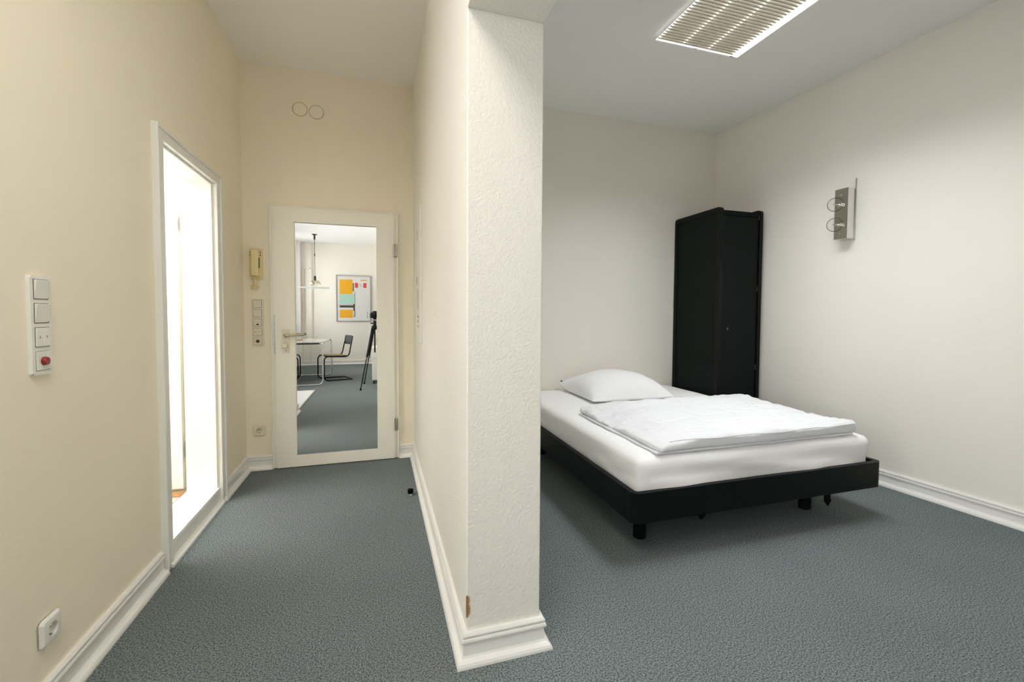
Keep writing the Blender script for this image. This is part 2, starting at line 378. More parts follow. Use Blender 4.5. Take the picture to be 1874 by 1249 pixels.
for z in (1.77, 1.81, 1.85): tube(bm, [(-1.33, D - .10, z), (-1.21, D - .10, z)], .004, 6)
for x in (-1.33, -1.27, -1.21): tube(bm, [(x, D - .10, 1.745), (x, D - .10, 1.86)], .004, 6)
box(bm, -1.34, -1.20, D - .10, D - .08, 1.80, 1.815)
obj('wire_rack', bm, m_dark, t); obj('clip', B(-1.29, -1.245, D - .12, D - .095, 1.735, 1.77, bev=.004), m_teal, t)['label'] = 'teal clip'
t = thing('pipe_valve', 'dark and white pipe valve low on the bathroom wall behind the door gap', 'valve', (-1.27, D - .08, .14))
obj('valve_body', lathe(bmesh.new(), [(.02, 0), (.028, .02), (.028, .06), (.018, .08)], (-1.28, D - .13, .20), n=16), m_dark, t, True)
obj('pipe', tube(bmesh.new(), [(-1.28, D - .13, .0965), (-1.28, D - .13, .36)], .011), m_chrome, t)
obj('connector', tube(bmesh.new(), [(-1.28, D - .13, .24), (-1.28, D - .075, .24)], .009), m_chrome, t)

# ------------------------------------------------------------------ entry door with mirror
d1 = structure('door_1', (-.30, D, 0))
bm = bmesh.new()
x0, x1, zt = -.766, .161, 1.995
yf = D - .026
for (a, b, c, e) in ((x0, x0 + .06, .004, zt), (x1 - .06, x1, .004, zt)): box(bm, a, b, yf, D + .02, c, e, bev=.004)
box(bm, x0 + .05, x1 - .05, yf + .0003, D + .02, zt - .06, zt - .0003, bev=.003)
for (a, b) in ((x0 - .0012, x0 + .010), (x1 - .010, x1 + .0012)): box(bm, a, b, yf - .005, D + .021, .003, zt + .001, bev=.003)
box(bm, x0 + .001, x1 - .001, yf - .0048, D + .02, zt - .010, zt + .0006, bev=.003)
obj('door_casing', bm, m_door, d1)
LY = 3.655
lx0, lx1, lz0, lz1 = -.735, .128, .008, 1.963; mx0, mx1, mz0, mz1 = -.597, -.0065, .098, 1.874
bm = bmesh.new()
ring_prism(bm, [(lx0, lz0), (lx1, lz0), (lx1, lz1), (lx0, lz1)], [(mx0, mz0), (mx1, mz0), (mx1, mz1), (mx0, mz1)], LY, LY + .040)
bmesh.ops.bevel(bm, geom=[e for e in bm.edges if all(abs(v.co.y - LY) < 1e-5 for v in e.verts) and len(e.link_faces) == 2 and abs(e.calc_face_angle(0)) > 1], offset=.004, segments=2, affect='EDGES')
box(bm, mx0 - .01, mx1 + .01, LY + .025, LY + .039, mz0 - .01, mz1 + .01)
obj('door_leaf', bm, m_door, d1)
# the glass leans back by less than half a degree
th = .0078; bm = bmesh.new()
def my(z, off=0): return 3.665 + (z - 1.0) * math.tan(th) + off
vs = [bm.verts.new((x, my(z, o), z)) for o in (0, .004) for (x, z) in ((mx0, mz0), (mx1, mz0), (mx1, mz1), (mx0, mz1))]
for f in ((0, 1, 2, 3), (7, 6, 5, 4), (0, 4, 5, 1), (1, 5, 6, 2), (2, 6, 7, 3), (3, 7, 4, 0)): bm.faces.new([vs[i] for i in f])
obj('mirror_glass', bm, m_mirror, d1)['label'] = 'tall mirror filling the door leaf'
bm = bmesh.new(); prism(bm, rrect(-.690, -.636, .885, 1.068, .006), LY - .006, LY + .001); bp_ = obj('handle_plate', bm, m_switch_dirty, d1)
bp_['label'] = 'cream handle plate'
for z in (1.005, .905): obj('screw', lathe(bmesh.new(), [(.004, 0), (.004, -.002), (.001, -.0025)], (-.662, LY - .006, z), 'Y', 10), m_dark, bp_)
bm = bmesh.new(); tube(bm, fillet([(-.665, LY - .006, 1.022), (-.665, LY - .052, 1.022), (-.545, LY - .052, 1.024)], .014), .0092, 12)
tube(bm, [(-.548, LY - .052, 1.026), (-.533, LY - .052, 1.027)], .010, 12)
obj('lever_handle', bm, m_nickel, d1, True)['label'] = 'brass-tinted lever handle'
obj('thumb_turn', lathe(bmesh.new(), [(.020, 0), (.022, -.006), (.021, -.022), (.017, -.027), (0, -.028)], (-.668, LY - .006, .945), 'Y', 24), m_switch_dirty, d1, True)
bm = bmesh.new(); box(bm, -.7475, -.7345, yf - .0035, yf + .002, .875, 1.175, bev=.001)
sp = obj('strike_plate', bm, m_zinc, d1)
for z in (.89, .925, 1.115, 1.16): obj('screw', lathe(bmesh.new(), [(.0028, 0), (.0028, -.001), (0, -.0012)], (-.741, yf - .0035, z), 'Y', 8), m_dark, sp)
for z in (1.645, .235):
    bm = bmesh.new(); tube(bm, [(.134, LY - .006, z), (.134, LY - .006, z + .10)], .0075, 10); box(bm, .126, .150, LY - .006, yf + .001, z + .004, z + .096, bev=.001)
    obj('hinge', bm, m_steel, d1)

# ------------------------------------------------------------------ wall fittings in the hall
def wall_frame(label, cat_name, origin, normal, w, heights, cells, matl, name='switch_panel', cat='switch'):
    """vertical multi-gang frame. local x = along wall, local y = out of the wall, local z = up"""
    t = thing(name, label, cat, origin, math.atan2(normal[1], normal[0]) - PI / 2)
    H = heights
    bm = bmesh.new(); prism(bm, rrect(-w / 2, w / 2, 0, H, .006), 0, .0100); 
    ed = [e for e in bm.edges if all(abs(v.co.y - .010) < 1e-5 for v in e.verts)]
    bmesh.ops.bevel(bm, geom=ed, offset=.004, segments=2, affect='EDGES')
    obj('frame', bm, matl, t, local=True)
    return t
def gang(t, zc, kind, matl, s=.055):
    h = s / 2
    if kind in ('rocker', 'rocker_lamp'):
        bm = bmesh.new(); box(bm, -h, h, .006, .0145, zc - h, zc + h, bev=.0015)
        for v in bm.verts:
            if v.co.y > .01: v.co.y += .003 * (v.co.z - zc) / h
        r = obj('rocker', bm, matl, t, local=True)
        obj('rocker_gap', ring_box(-h - .0018, h + .0018, zc - h - .0018, zc + h + .0018, .0018, .0095, .0106), m_dark, t, local=True)
        if kind == 'rocker_lamp': obj('pilot_lens', B(-.008, .008, .012, .0145, zc - .020, zc - .010, bev=.001), m_darkred, r, local=True)
    elif kind == 'blind':
        for sgn in (-1, 1):
            bm = bmesh.new(); box(bm, min(sgn * .001, sgn * h), max(sgn * .001, sgn * h), .006, .0135, zc - h, zc + h, bev=.0012)
            r = obj('rocker', bm, matl, t, local=True)
            bm = bmesh.new(); q = sgn * .014; k = .0045 * sgn
            prism(bm, [(q - .004, zc - k * .7), (q + .004, zc - k * .7), (q, zc + k)] if sgn > 0 else [(q + .004, zc - k * .7), (q - .004, zc - k * .7), (q, zc + k)], .0134, .0139)
            obj('arrow_mark', bm, m_pgrey, r, local=True)
        obj('rocker_gap', ring_box(-h - .0015, h + .0015, zc - h - .0015, zc + h + .0015, .0015, .0095, .0106), m_dark, t, local=True)
    elif kind in ('red', 'darkred'):
        obj('cover', B(-h, h, .006, .012, zc - h, zc + h, bev=.0012), matl, t, local=True)
        obj('red_button', lathe(bmesh.new(), [(.0125, .011), (.013, .016), (.011, .0215), (.006, .0235), (0, .024)], (0, 0, zc - .001), 'Y', 24), m_red if kind == 'red' else m_darkred, t, True, local=True)['label'] = 'round red button lens'
        obj('cover_gap', ring_box(-h - .001, h + .001, zc - h - .001, zc + h + .001, .001, .0095, .0104), m_dark, t, local=True)
def ring_box(a, b, c, d, w, y0, y1):
    return ring_prism(bmesh.new(), [(a, c), (b, c), (b, d), (a, d)], [(a + w, c + w), (b - w, c + w), (b - w, d - w), (a + w, d - w)], y0, y1)
t = wall_frame('tall white four-gang switch panel with a red button, left of the bathroom doorway', '', (XH, 1.628, 1.012), (1, 0), .082, .288, [], m_switch)
for i, k in enumerate(('red', 'blind', 'rocker', 'rocker')): gang(t, .040 + i * .0695, k, m_switch)
t = wall_frame('narrow cream five-gang switch panel with a dark red button, under the intercom handset', '', (-.859, D, .940), (0, -1), .078, .353, [], m_switch_dirty)
for i, k in enumerate(('darkred', 'blind', 'rocker_lamp', 'rocker', 'rocker')): gang(t, .037 + i * .0698, k, m_switch_dirty)
def socket(label, origin, normal, matl, w=.08):
    t = thing('wall_socket', label, 'socket', origin, math.atan2(normal[1], normal[0]) - PI / 2)
    n = 32; h = w / 2; bm = bmesh.new()
    def sq(a, r): 
        c, s = math.cos(a), math.sin(a); k = r / max(abs(c), abs(s)); return (c * k, s * k)
    L = [[(sq(a, h), 0)] + [(sq(a, h), .006), (sq(a, h - .005), .0105), (sq(a, .0275), .0115), ((.0200 * math.cos(a), .0200 * math.sin(a)), .0120),
         ((.0190 * math.cos(a), .0190 * math.sin(a)), -.004)] for a in [2 * PI * (k + .5) / n for k in range(n)]]
    R = [[bm.verts.new((p[0], y, h + p[1])) for (p, y) in col] for col in L]
    for k in range(n):
        for j in range(len(R[0]) - 1): bm.faces.new((R[k][j], R[(k + 1) % n][j], R[(k + 1) % n][j + 1], R[k][j + 1]))
    bmesh.ops.translate(bm, verts=bm.verts, vec=(0, .0041, 0))
    obj('cover', bm, matl, t, local=True)
    ins = obj('socket_well', lathe(bmesh.new(), [(.0194, .0005), (.0194, .0022), (0, .0022)], (0, 0, h), 'Y', 24), matl, t, local=True)
    for sx in (-.0095, .0095): obj('pin_hole', lathe(bmesh.new(), [(.0030, .0020), (.0030, .0032), (0, .0032)], (sx, 0, h), 'Y', 10), m_dark, ins, local=True)
    for sz in (-1, 1): obj('earth_clip', B(-.003, .003, .002, .0125, h + sz * .0172 - .0016, h + sz * .0172 + .0016), m_nickel, ins, local=True)
    return t
socket('white wall socket low on the wall below the four-gang switches', (XH, 1.620, .208), (1, 0), m_switch)
socket('white wall socket low beside the mirrored door', (-.861, D, .258), (0, -1), m_switch_dirty)

# intercom handset
t = thing('intercom_phone', 'yellowed plastic intercom handset with a coiled cord, left of the mirrored door', 'intercom', (-.862, D, 1.448))
ix0, ix1, iz0, iz1 = -.903, -.820, 1.448, 1.664
bm = bmesh.new(); prism(bm, rrect(ix0, ix1, iz0, iz1, .004), D - .030, D)
obj('wall_base', bm, m_phone, t)
for z in (1.640, 1.618):
    for x in (ix0 + .005, ix1 - .011): obj('speaker_slot', B(x, x + .005, D - .0312, D - .029, z - .010, z + .004), m_dark, t)
bm = bmesh.new()
pr = [(0, -.034), (.001, -.055), (.03, -.062), (.10, -.058), (.16, -.060), (.19, -.060), (.199, -.050), (.2, -.034)]
box(bm, ix0 + .012, ix1 - .018, D - .058, D - .030, iz0 + .012, iz1 - .004, bev=.012, seg=4)
hs = obj('handset', bm, m_phone, t, True)
bm = bmesh.new(); box(bm, ix0 + .008, ix1 - .012, D - .040, D - .030, iz0 + .008, iz0 + .062, bev=.010, seg=3); obj('mouth_rest', bm, m_phone, t, True)
bm = bmesh.new(); box(bm, ix1 - .020, ix1 - .014, D - .034, D - .029, iz0 + .072, iz0 + .150, bev=.001); obj('hook_slot', bm, m_dark, t)
pts = []
for i in range(260):
    a = i * .62; s = i / 259
    c = Vector((-.875 + .012 * math.sin(s * 5), D - .028, 1.445 - .075 * s)) if s < .6 else Vector((-.870 + .020 * math.cos((s - .6) * 15.7 + PI / 2), D - .028, 1.378 + .018 * math.sin((s - .6) * 15.7 + PI / 2)))
    pts.append(c + Vector((.010 * math.cos(a), .007 * math.sin(a), 0)))
obj('coiled_cord', tube(bmesh.new(), pts, .0018, 5), m_phone, t, True)
# painted-over round vent caps high above the door
for (x, z, lab) in ((-.552, 2.731, 'left of the two round painted-over caps high on the wall above the door'), (-.437, 2.724, 'right of the two round painted-over caps high on the wall above the door')):
    t = thing('vent_cap', lab, 'vent cap', (x, D, z))
    obj('disc', lathe(bmesh.new(), [(.049, 0), (.049, -.002), (.046, -.004), (0, -.0045)], (x, D, z), 'Y', 40), m_hall, t, True)
    a0 = 2.4 if x < -.5 else -1.2
    pts = [(x + .0515 * math.cos(a0 + k * .07), D - .0008, z + .0515 * math.sin(a0 + k * .07)) for k in range(24)]
    obj('open_joint', tube(bmesh.new(), pts, [.0005 + .0016 * math.sin(PI * k / 23) for k in range(24)], 6), m_crack, t)
    pts = [(x + .0512 * math.cos(k * .157), D - .0005, z + .0512 * math.sin(k * .157)) for k in range(40)]
    obj('painted_joint', tube(bmesh.new(), pts, .0013, 5, close=True), m_crack, t)
# flat panel on the partition
XP = .285
t = thing('distribution_panel', 'flat white wall cover panel with small slots on the hall side of the partition', 'panel', (XP, 3.15, .99))
obj('cover', B(XP - .014, XP, 2.985, 3.32, .985, 1.915, bev=.003), m_trim, t)
bm = bmesh.new(); prism(bm, rrect(3.10, 3.16, 1.22, 1.36, .028, 6), XP - .0165, XP - .0138, 'YZ'); obj('grip_recess', bm, m_steel, t)
for z in (1.10, 1.135, 1.17): obj('round_button', lathe(bmesh.new(), [(.008, -.0165), (.008, -.0138)], (XP, 3.12, z), 'X', 12), m_dark, t)
obj('latch', B(XP - .0165, XP - .0138, 3.14, 3.152, 1.70, 1.77), m_nickel, t)
obj('label_strip', B(XP - .0150, XP - .0138, 3.18, 3.20, 1.40, 1.45), m_dark, t)
# door stop
t = thing('door_stop', 'small round black rubber door stop on the hall carpet', 'door stop', (.199, 2.90, 0))
obj('post', lathe(bmesh.new(), [(.011, 0), (.009, .004), (.009, .014)], (.199, 2.90, 0), n=16), m_chrome, t)
obj('rubber_cap', lathe(bmesh.new(), [(.017, .012), (.019, .016), (.019, .034), (.015, .038), (0, .039)], (.199, 2.90, 0), n=24), m_rubber, t, True)

# ------------------------------------------------------------------ bed
def rounded_box(x0, x1, y0, y1, z0, z1, r, nx, ny, nz, disp=None):
    bm = bmesh.new(); c = Vector(((x0 + x1) / 2, (y0 + y1) / 2, (z0 + z1) / 2)); h = Vector(((x1 - x0) / 2, (y1 - y0) / 2, (z1 - z0) / 2))
    cache = {}
    def V(i, j, k):
        key = (i, j, k)
        if key not in cache:
            p = Vector((-h.x + 2 * h.x * i / nx, -h.y + 2 * h.y * j / ny, -h.z + 2 * h.z * k / nz))
            q = Vector((max(-h.x + r, min(h.x - r, p.x)), max(-h.y + r, min(h.y - r, p.y)), max(-h.z + min(r, h.z), min(h.z - min(r, h.z), p.z))))
            d = p - q
            n = d.normalized() if d.length > 1e-6 else Vector((0, 0, 1))
            if d.length > 1e-6: p = q + n * min(r, max(abs(d.x), abs(d.y), abs(d.z)))
            P = c + p
            if disp: P = disp(P, n, (i / nx, j / ny, k / nz))
            cache[key] = bm.verts.new(P)
        return cache[key]
    for i in range(nx):
        for j in range(ny):
            for k in (0, nz): bm.faces.new((V(i, j, k), V(i + 1, j, k), V(i + 1, j + 1, k), V(i, j + 1, k)))
    for i in range(nx):
        for k in range(nz):
            for j in (0, ny): bm.faces.new((V(i, j, k), V(i + 1, j, k), V(i + 1, j, k + 1), V(i, j, k + 1)))
    for j in range(ny):
        for k in range(nz):
            for i in (0, nx): bm.faces.new((V(i, j, k), V(i, j + 1, k), V(i, j + 1, k + 1), V(i, j, k + 1)))
    return bm
bx0, bx1, by0, by1 = 1.150, 2.808, 1.770, 3.690
t = thing('bed', 'low black wooden double bed frame in the alcove, round legs set in from its corners', 'bed', ((bx0 + bx1) / 2, 2.7, 0))
bm = bmesh.new(); prism(bm, rrect(bx0, bx1, by0 + .0, by0 + .14, .045, 8), .198, .345, 'XY')
# foot rail with rounded corners: an outer rounded U with thickness
def rail_ring():
    bm = bmesh.new(); o = rrect(bx0, bx1, by0, by1, .040, 8); i = rrect(bx0 + .028, bx1 - .028, by0 + .028, by1 - .028, .016, 8)
    ring_prism(bm, o, i, .198, .345, 'XY')
    ed = [e for e in bm.edges if all(abs(v.co.z - .345) < 1e-5 for v in e.verts) and len(e.link_faces) == 2 and e.calc_face_angle(0) > 1]
    bmesh.ops.bevel(bm, geom=ed, offset=.006, segments=3, affect='EDGES'); return bm
bm.free()
obj('frame_rails', rail_ring(), m_black, t, True)
for x in (bx0 + .07,):
    obj('rail_joint', B(bx0 - .0012, bx0 + .003, by0 + .082, by0 + .085, .203, .338), m_blackedge, t)
for k in range(12):
    y = by0 + .12 + k * .155
    obj('slat', B(bx0 + .028, bx1 - .028, y, y + .07, .212, .226, bev=.004, seg=1), m_wood, t)
for (x, y) in ((1.336, 2.0), (2.521, 2.015), (1.336, 3.45), (2.521, 3.45)):
    obj('leg', lathe(bmesh.new(), [(.030, 0), (.034, .004), (.034, .21)], (x, y, 0), n=24), m_black, t, True)
bm = bmesh.new()
for (x, y, L) in ((2.46, 1.83, .115), (1.62, 1.87, .10)):
    bm = bmesh.new()
    pr = [(x - .022, .212), (x + .022, .212), (x + .026, .212 - L * .6), (x + .034, .212 - L * .75), (x + .008, .212 - L), (x - .02, .212 - L * .72)]
    prism(bm, pr, y, y + .004); obj('webbing_strap', bm, m_rubber, t)

def N(p, s, seed=0): return noise.noise(Vector((p.x * s + seed, p.y * s + seed * 1.7, p.z * s - seed)))
def mdisp(P, n, uvw):
    P = P.copy()
    side = 1 - abs(n.z)
    P += n * (.006 * N(P, 4, 3) * side)
    if n.z > .3: P.z += .003 * N(P, 5, 9)
    # soft drape folds on the near foot side
    if P.y < 1.86 and P.z < .49: P.y += (.007 * math.sin(P.x * 7 + P.z * 22) + .007 * N(Vector((P.x * .6, 0, P.z * 2)), 9, 5)) * min(1, (.49 - P.z) / .08)
    if P.x < 1.24 and P.z < .49: P.x += .008 * N(Vector((0, P.y * .7, P.z * 2)), 8, 15) * min(1, (.49 - P.z) / .08)
    # sagging edge
    ex = min(P.x - 1.19, 2.76 - P.x); ey = P.y - 1.795; e = min(ex, ey)
    if e < .10 and P.z > .40: P.z -= .016 * (1 - max(0, e) / .10) ** 2
    return P
t = obj('mattress', rounded_box(1.190, 2.760, 1.802, 3.680,   .228, .500, .038, 70, 80, 12, mdisp), m_sheet, None, True)
tag(t, 'thick mattress in a fitted white sheet, lying in the black bed frame', 'mattress')

# pillow
def cushion(x0, x1, y0, y1, zb, H, seed, n=44, tilt=0.0):
    bm = bmesh.new(); top = {}; bot = {}
    for i in range(n + 1):
        for j in range(n + 1):
            u = -1 + 2 * i / n; v = -1 + 2 * j / n
            # edges draw in between the corners
            pu = u * (1 - .055 * (1 - v * v) * abs(u) ** 3); pv = v * (1 - .055 * (1 - u * u) * abs(v) ** 3)
            x = (x0 + x1) / 2 + pu * (x1 - x0) / 2; y = (y0 + y1) / 2 + pv * (y1 - y0) / 2
            e = max(0, (1 - abs(u) ** 2.4)) ** .52 * max(0, (1 - abs(v) ** 2.4)) ** .52
            p = Vector((x, y, 0)); r = math.hypot(u, v)
            w = .014 * noise.noise(Vector((x * 5 + seed, y * 5, 1))) + .004 * (1 - abs(noise.noise(Vector((x * 9, y * 16 + seed, 2)))) * 4) + .0045 * math.sin(14 * math.atan2(v, u) + 3 * N(p, 3, seed)) * min(1, r) ** 2 * e
            corner = (abs(u) * abs(v)) ** 4
            zc = zb + H * .22 + corner * (.0 if v < 0 else .05)
            zt = zc + (H * .78 * e + w * (e > .02))
            zl = zc - min(zc - zb, H * .22 * e ** .6)
            on = (i in (0, n) or j in (0, n))
            if on:
                a = bm.verts.new((x, y, zc - (H * .10))); top[i, j] = a; bot[i, j] = a
            else: top[i, j] = bm.verts.new((x, y, zt - H * .10 * (1 - e))); bot[i, j] = bm.verts.new((x, y, max(zb, zl - H * .10 * (1 - e))))
    for i in range(n):
        for j in range(n):
            bm.faces.new((top[i, j], top[i + 1, j], top[i + 1, j + 1], top[i, j + 1]))
            try: bm.faces.new((bot[i, j], bot[i, j + 1], bot[i + 1, j + 1], bot[i + 1, j]))
            except ValueError: pass
    return bm
t = obj('pillow', cushion(1.565, 2.315, 2.985, 3.655, .503, .200, 5), m_pillow, None, True)
tag(t, 'plump white square pillow against the wall at the head of the bed', 'pillow')
obj('care_tag', B(1.578, 1.592, 3.626, 3.629, .578, .590), m_dark, t)['label'] = 'tiny dark label at the corner'

# duvet folded flat: soft top slab over a thinner under fold
dx0, dx1, dy0, dy1 = 1.325, 2.665, 1.812, 2.725
def ddisp(P, n, uvw):
    P = P.copy(); u = (P.x - dx0) / (dx1 - dx0); v = (P.y - dy0) / (dy1 - dy0)
    top = max(0, n.z) if n.z > .2 else 0
    hgt = max(0, (P.z - .512)) / .06
    P.z += hgt * (.014 * N(P, 3.2, 2) + .004 * N(P, 11, 6) + .0045 * (1 - abs(N(Vector((P.x * .55, P.y * 2.0, 0)), 8, 21)) * 4) + .003 * (1 - abs(N(Vector((P.x * 1.2, P.y * .8, 0)), 10, 41)) * 4) + .012 * math.sin(PI * max(0, min(1, u))) * math.sin(PI * max(0, min(1, v))))
    if v > .75: P.z += hgt * .010 * math.sin((v - .75) / .25 * PI) * (1 + N(P, 4, 8))
    # left flank rolls down to the sheet
    if u < .16: P.z -= hgt * ((.040 + .012 * N(P, 12, 31)) * (1 - max(0, u) / .16) ** 1.2 + .009 * abs(N(Vector((P.x * 2.4, P.y, 0)), 12, 33)) * math.sin(PI * max(0, u) / .16))
    P.x += .012 * N(Vector((0, P.y, P.z * 3)), 5, 1) * (1 if u < .1 or u > .9 else 0)
    P.y += .010 * N(Vector((P.x, 0, P.z * 3)), 4, 4) * (1 if v > .9 else 0)
    P.y += .006 * math.sin(u * 9) * (1 if v < .1 else 0)
    return P
t = obj('duvet', rounded_box(dx0, dx1, dy0, dy1, .512, .574, .022, 150, 110, 6, ddisp), m_duvet, None, True)
tag(t, 'white duvet folded flat into a slab across the foot half of the bed', 'duvet')
def d2disp(P, n, uvw):
    P = P.copy(); u = (P.x - dx0) / (dx1 - dx0)
    P.x += .010 * N(Vector((0, P.y, 1)), 6, 11) * (1 if u < .1 else 0); P.y += .006 * N(Vector((P.x, 0, 1)), 5, 14); return P
obj('under_fold', rounded_box(dx0 - .014, dx1 - .03, dy0 + .008, dy1 - .02, .5025, .5145, .007, 60, 50, 2, d2disp), m_duvet, t, True)
pts = [(dx0 + .05 + i * (dx1 - dx0 - .08) / 40, dy0 - .001 + .006 * math.sin((.05 + .9 * i / 40) * 9), .566 + .003 * math.sin(i * .5)) for i in range(41)]
obj('edge_piping', tube(bmesh.new(), pts, .0028, 6), m_duvet, t, True)

# ------------------------------------------------------------------ wardrobe
wx0, wx1, wy0, wy1, wh = 2.812, 3.276, 3.090, 3.690, 2.120
t = thing('wardrobe', 'tall narrow black wardrobe with rounded edges in the corner behind the bed', 'wardrobe', ((wx0 + wx1) / 2, 3.39, 0))
def side_frame(x0, x1):
    bm = bmesh.new(); o = rrect(wy0, wy1, .0, wh, .030, 6); i = rrect(wy0 + .042, wy1 - .042, .06, wh - .046, .012, 6)
    ring_prism(bm, o, i, x0, x1, 'YZ')
    ed = [e for e in bm.edges if len(e.link_faces) == 2 and e.calc_face_angle(0) > 1.2]
    bmesh.ops.bevel(bm, geom=ed, offset=.009, segments=3, affect='EDGES'); return bm
obj('side_frame', side_frame(wx0, wx0 + .034), m_blackedge, t, True)
obj('side_frame', side_frame(wx1 - .034, wx1), m_blackedge, t, True)
obj('side_panel', B(wx0 + .006, wx0 + .024, wy0 + .030, wy1 - .030, .04, wh - .034), m_black, t)
obj('side_panel', B(wx1 - .024, wx1 - .006, wy0 + .030, wy1 - .030, .04, wh - .034), m_black, t)
obj('top_panel', B(wx0 + .030, wx1 - .030, wy0 + .030, wy1 - .02, wh - .060, wh - .040, bev=.003), m_black, t)
obj('top_rail', B(wx0 + .030, wx1 - .030, wy0 + .014, wy0 + .034, wh - .066, wh - .022, bev=.006), m_black, t)
obj('bottom_rail', B(wx0 + .030, wx1 - .030, wy0 + .014, wy0 + .034, .02, .09, bev=.004), m_black, t)
obj('back_panel', B(wx0 + .030, wx1 - .030, wy1 - .03, wy1 - .012, .04, wh - .04), m_black, t)
dr = obj('door', B(wx0 + .037, wx1 - .041, wy0 + .010, wy0 + .028, .094, wh - .070, bev=.003), m_black, t)
obj('keyhole', lathe(bmesh.new(), [(.006, 0), (.006, -.0015), (0, -.0015)], (2.915, wy0 + .010, 1.07), 'Y', 16), m_blackedge, dr)
obj('key', B(2.9135, 2.9165, wy0 - .004, wy0 + .008, 1.062, 1.078), m_steel, dr)
for z in (2.03, 1.40, .70): obj('hinge', tube(bmesh.new(), [(wx1 - .038, wy0 + .009, z), (wx1 - .038, wy0 + .009, z + .045)], .004, 8), m_dark, dr)

# ------------------------------------------------------------------ wall sconce with two clear globe bulbs
py = 2.43; sx = rwx(py)
t = thing('wall_sconce', 'brushed steel wall lamp with two clear globe bulbs on the right wall', 'wall lamp', (sx, py, 1.752))
RM = Matrix.Translation(Vector((sx, py, 0))) @ Matrix.Rotation(.0737, 4, 'Z')   # local -x points into the room
def LB(*a, **k): return B(*a, M=RM, **k)
obj('back_plate', LB(-.009, -.0002, -.0535, -.0495, 1.752, 2.205), m_steel, t)
bd = obj('lamp_body', LB(-.085, -.005, -.048, .044, 1.762, 2.132, bev=.0015), m_steel_side, t)
obj('front_plate', LB(-.0875, -.085, -.048, .044, 1.762, 2.132, bev=.0008, seg=1), m_steel, t)
for z in (2.085, 1.80): obj('screw', tube(bmesh.new(), [RM @ Vector((-.0915, 0, z)), RM @ Vector((-.087, 0, z))], .004, 10), m_steel_side, bd)
for z in (2.010, 1.862):
    c = RM @ Vector((-.150, 0, z))
    s = obj('bulb_socket', tube(bmesh.new(), [RM @ Vector((-.087, 0, z)), RM @ Vector((-.108, 0, z))], .016, 16), m_steel_side, t, True)
    bm = bmesh.new(); bmesh.ops.create_uvsphere(bm, u_segments=32, v_segments=20, radius=.050, matrix=Matrix.Translation(c))
    gb = obj('globe_bulb', bm, m_bulb, t, True)
    bm = bmesh.new(); tube(bm, [RM @ Vector((-.105, 0, z)), RM @ Vector((-.128, 0, z)), RM @ Vector((-.150, 0, z))], [.008, .005, .0025], 10)
    for dy in (-1, 1): tube(bm, [RM @ Vector((-.130, 0, z)), RM @ Vector((-.158, dy * .012, z + .002))], .0010, 5)
    tube(bm, [RM @ Vector((-.158, -.012, z + .002)), RM @ Vector((-.161, 0, z + .006)), RM @ Vector((-.158, .012, z + .002))], .0010, 5)
    obj('filament_stem', bm, m_filament, gb, True)

# ------------------------------------------------------------------ louvred ceiling fixture over the bed
fx0, fx1, fy0, fy1, fz = 1.752, 2.425, 1.270, 2.545, 2.998
t = thing('ceiling_light', 'square-ended fluorescent ceiling light with a slatted louvre above the bed', 'ceiling light', (2.03, 1.85, HC))
obj('housing', B(fx0 + .006, fx1 - .006, fy0 + .006, fy1 - .006, HC - .003, HC, bev=.001), m_lampwhite, t)
bm = bmesh.new()
ring_prism(bm, [(fx0, fy0), (fx1, fy0), (fx1, fy1), (fx0, fy1)], [(fx0 + .005, fy0 + .006), (fx1 - .012, fy0 + .006), (fx1 - .012, fy1 - .007), (fx0 + .005, fy1 - .007)], fz, fz + .008, 'XY')
obj('fixture_rim', bm, m_lampwhite, t)
obj('side_diffuser', B(fx1 - .058, fx1 - .004, fy0 + .006, fy1 - .004, fz - .001, fz + .005), m_glow, t)['label'] = 'glowing white strip along one side'
obj('end_diffuser', B(fx0 + .006, fx1 - .058, fy1 - .010, fy1 - .003, fz - .001, fz + .004), m_glow, t)
obj('diffuser_panel', B(fx0 + .008, fx1 - .058, fy0 + .01, fy1 - .011, HC - .006, HC - .003), m_tube, t)
ns = 51; lx1_ = fx1 - .058
sl = None
for k in range(ns):
    y = fy0 + .022 + k * (fy1 - fy0 - .044) / (ns - 1)
    if sl is None:
        bm = bmesh.new()
        prism(bm, [(-.0062, .0), (-.0048, -.001), (.0048, -.001), (.0062, .0), (.002, .006), (.0012, .0125), (-.0012, .0125), (-.002, .006)], fx0 + .012, lx1_, 'YZ')
        bmesh.ops.translate(bm, verts=bm.verts, vec=(0, y, fz + .002))
        sl = obj('louvre_slat', bm, m_slat, t); y0_ = y
    else:
        c = sl.copy(); COL.objects.link(c); c.location = (0, y - y0_, 0)
for x in (fx0 + .014, fx0 + .028, 1.965, 2.165):
    obj('divider', B(x - .0016, x + .0016, fy0 + .014, fy1 - .014, fz + .0045, fz + .0135), m_glow, t)
obj('end_clip', B(2.36, 2.385, fy1 - .006, fy1 + .001, fz - .002, fz + .006), m_dark, t)
obj('end_clip', B(2.06, 2.08, fy1 - .006, fy1 + .001, fz - .002, fz + .006), m_steel, t)

t2 = t.copy(); COL.objects.link(t2); t2.location = (-.33, .20, HC); t2['label'] = 'added louvred fixture for the hall fill light, unseen above and behind the camera'  # copy of the bed fixture, added to house the hall fill light
for chd in list(t.children):
    q = chd.copy(); COL.objects.link(q); q.parent = t2
t['group'] = t2['group'] = 'louvred ceiling lights'
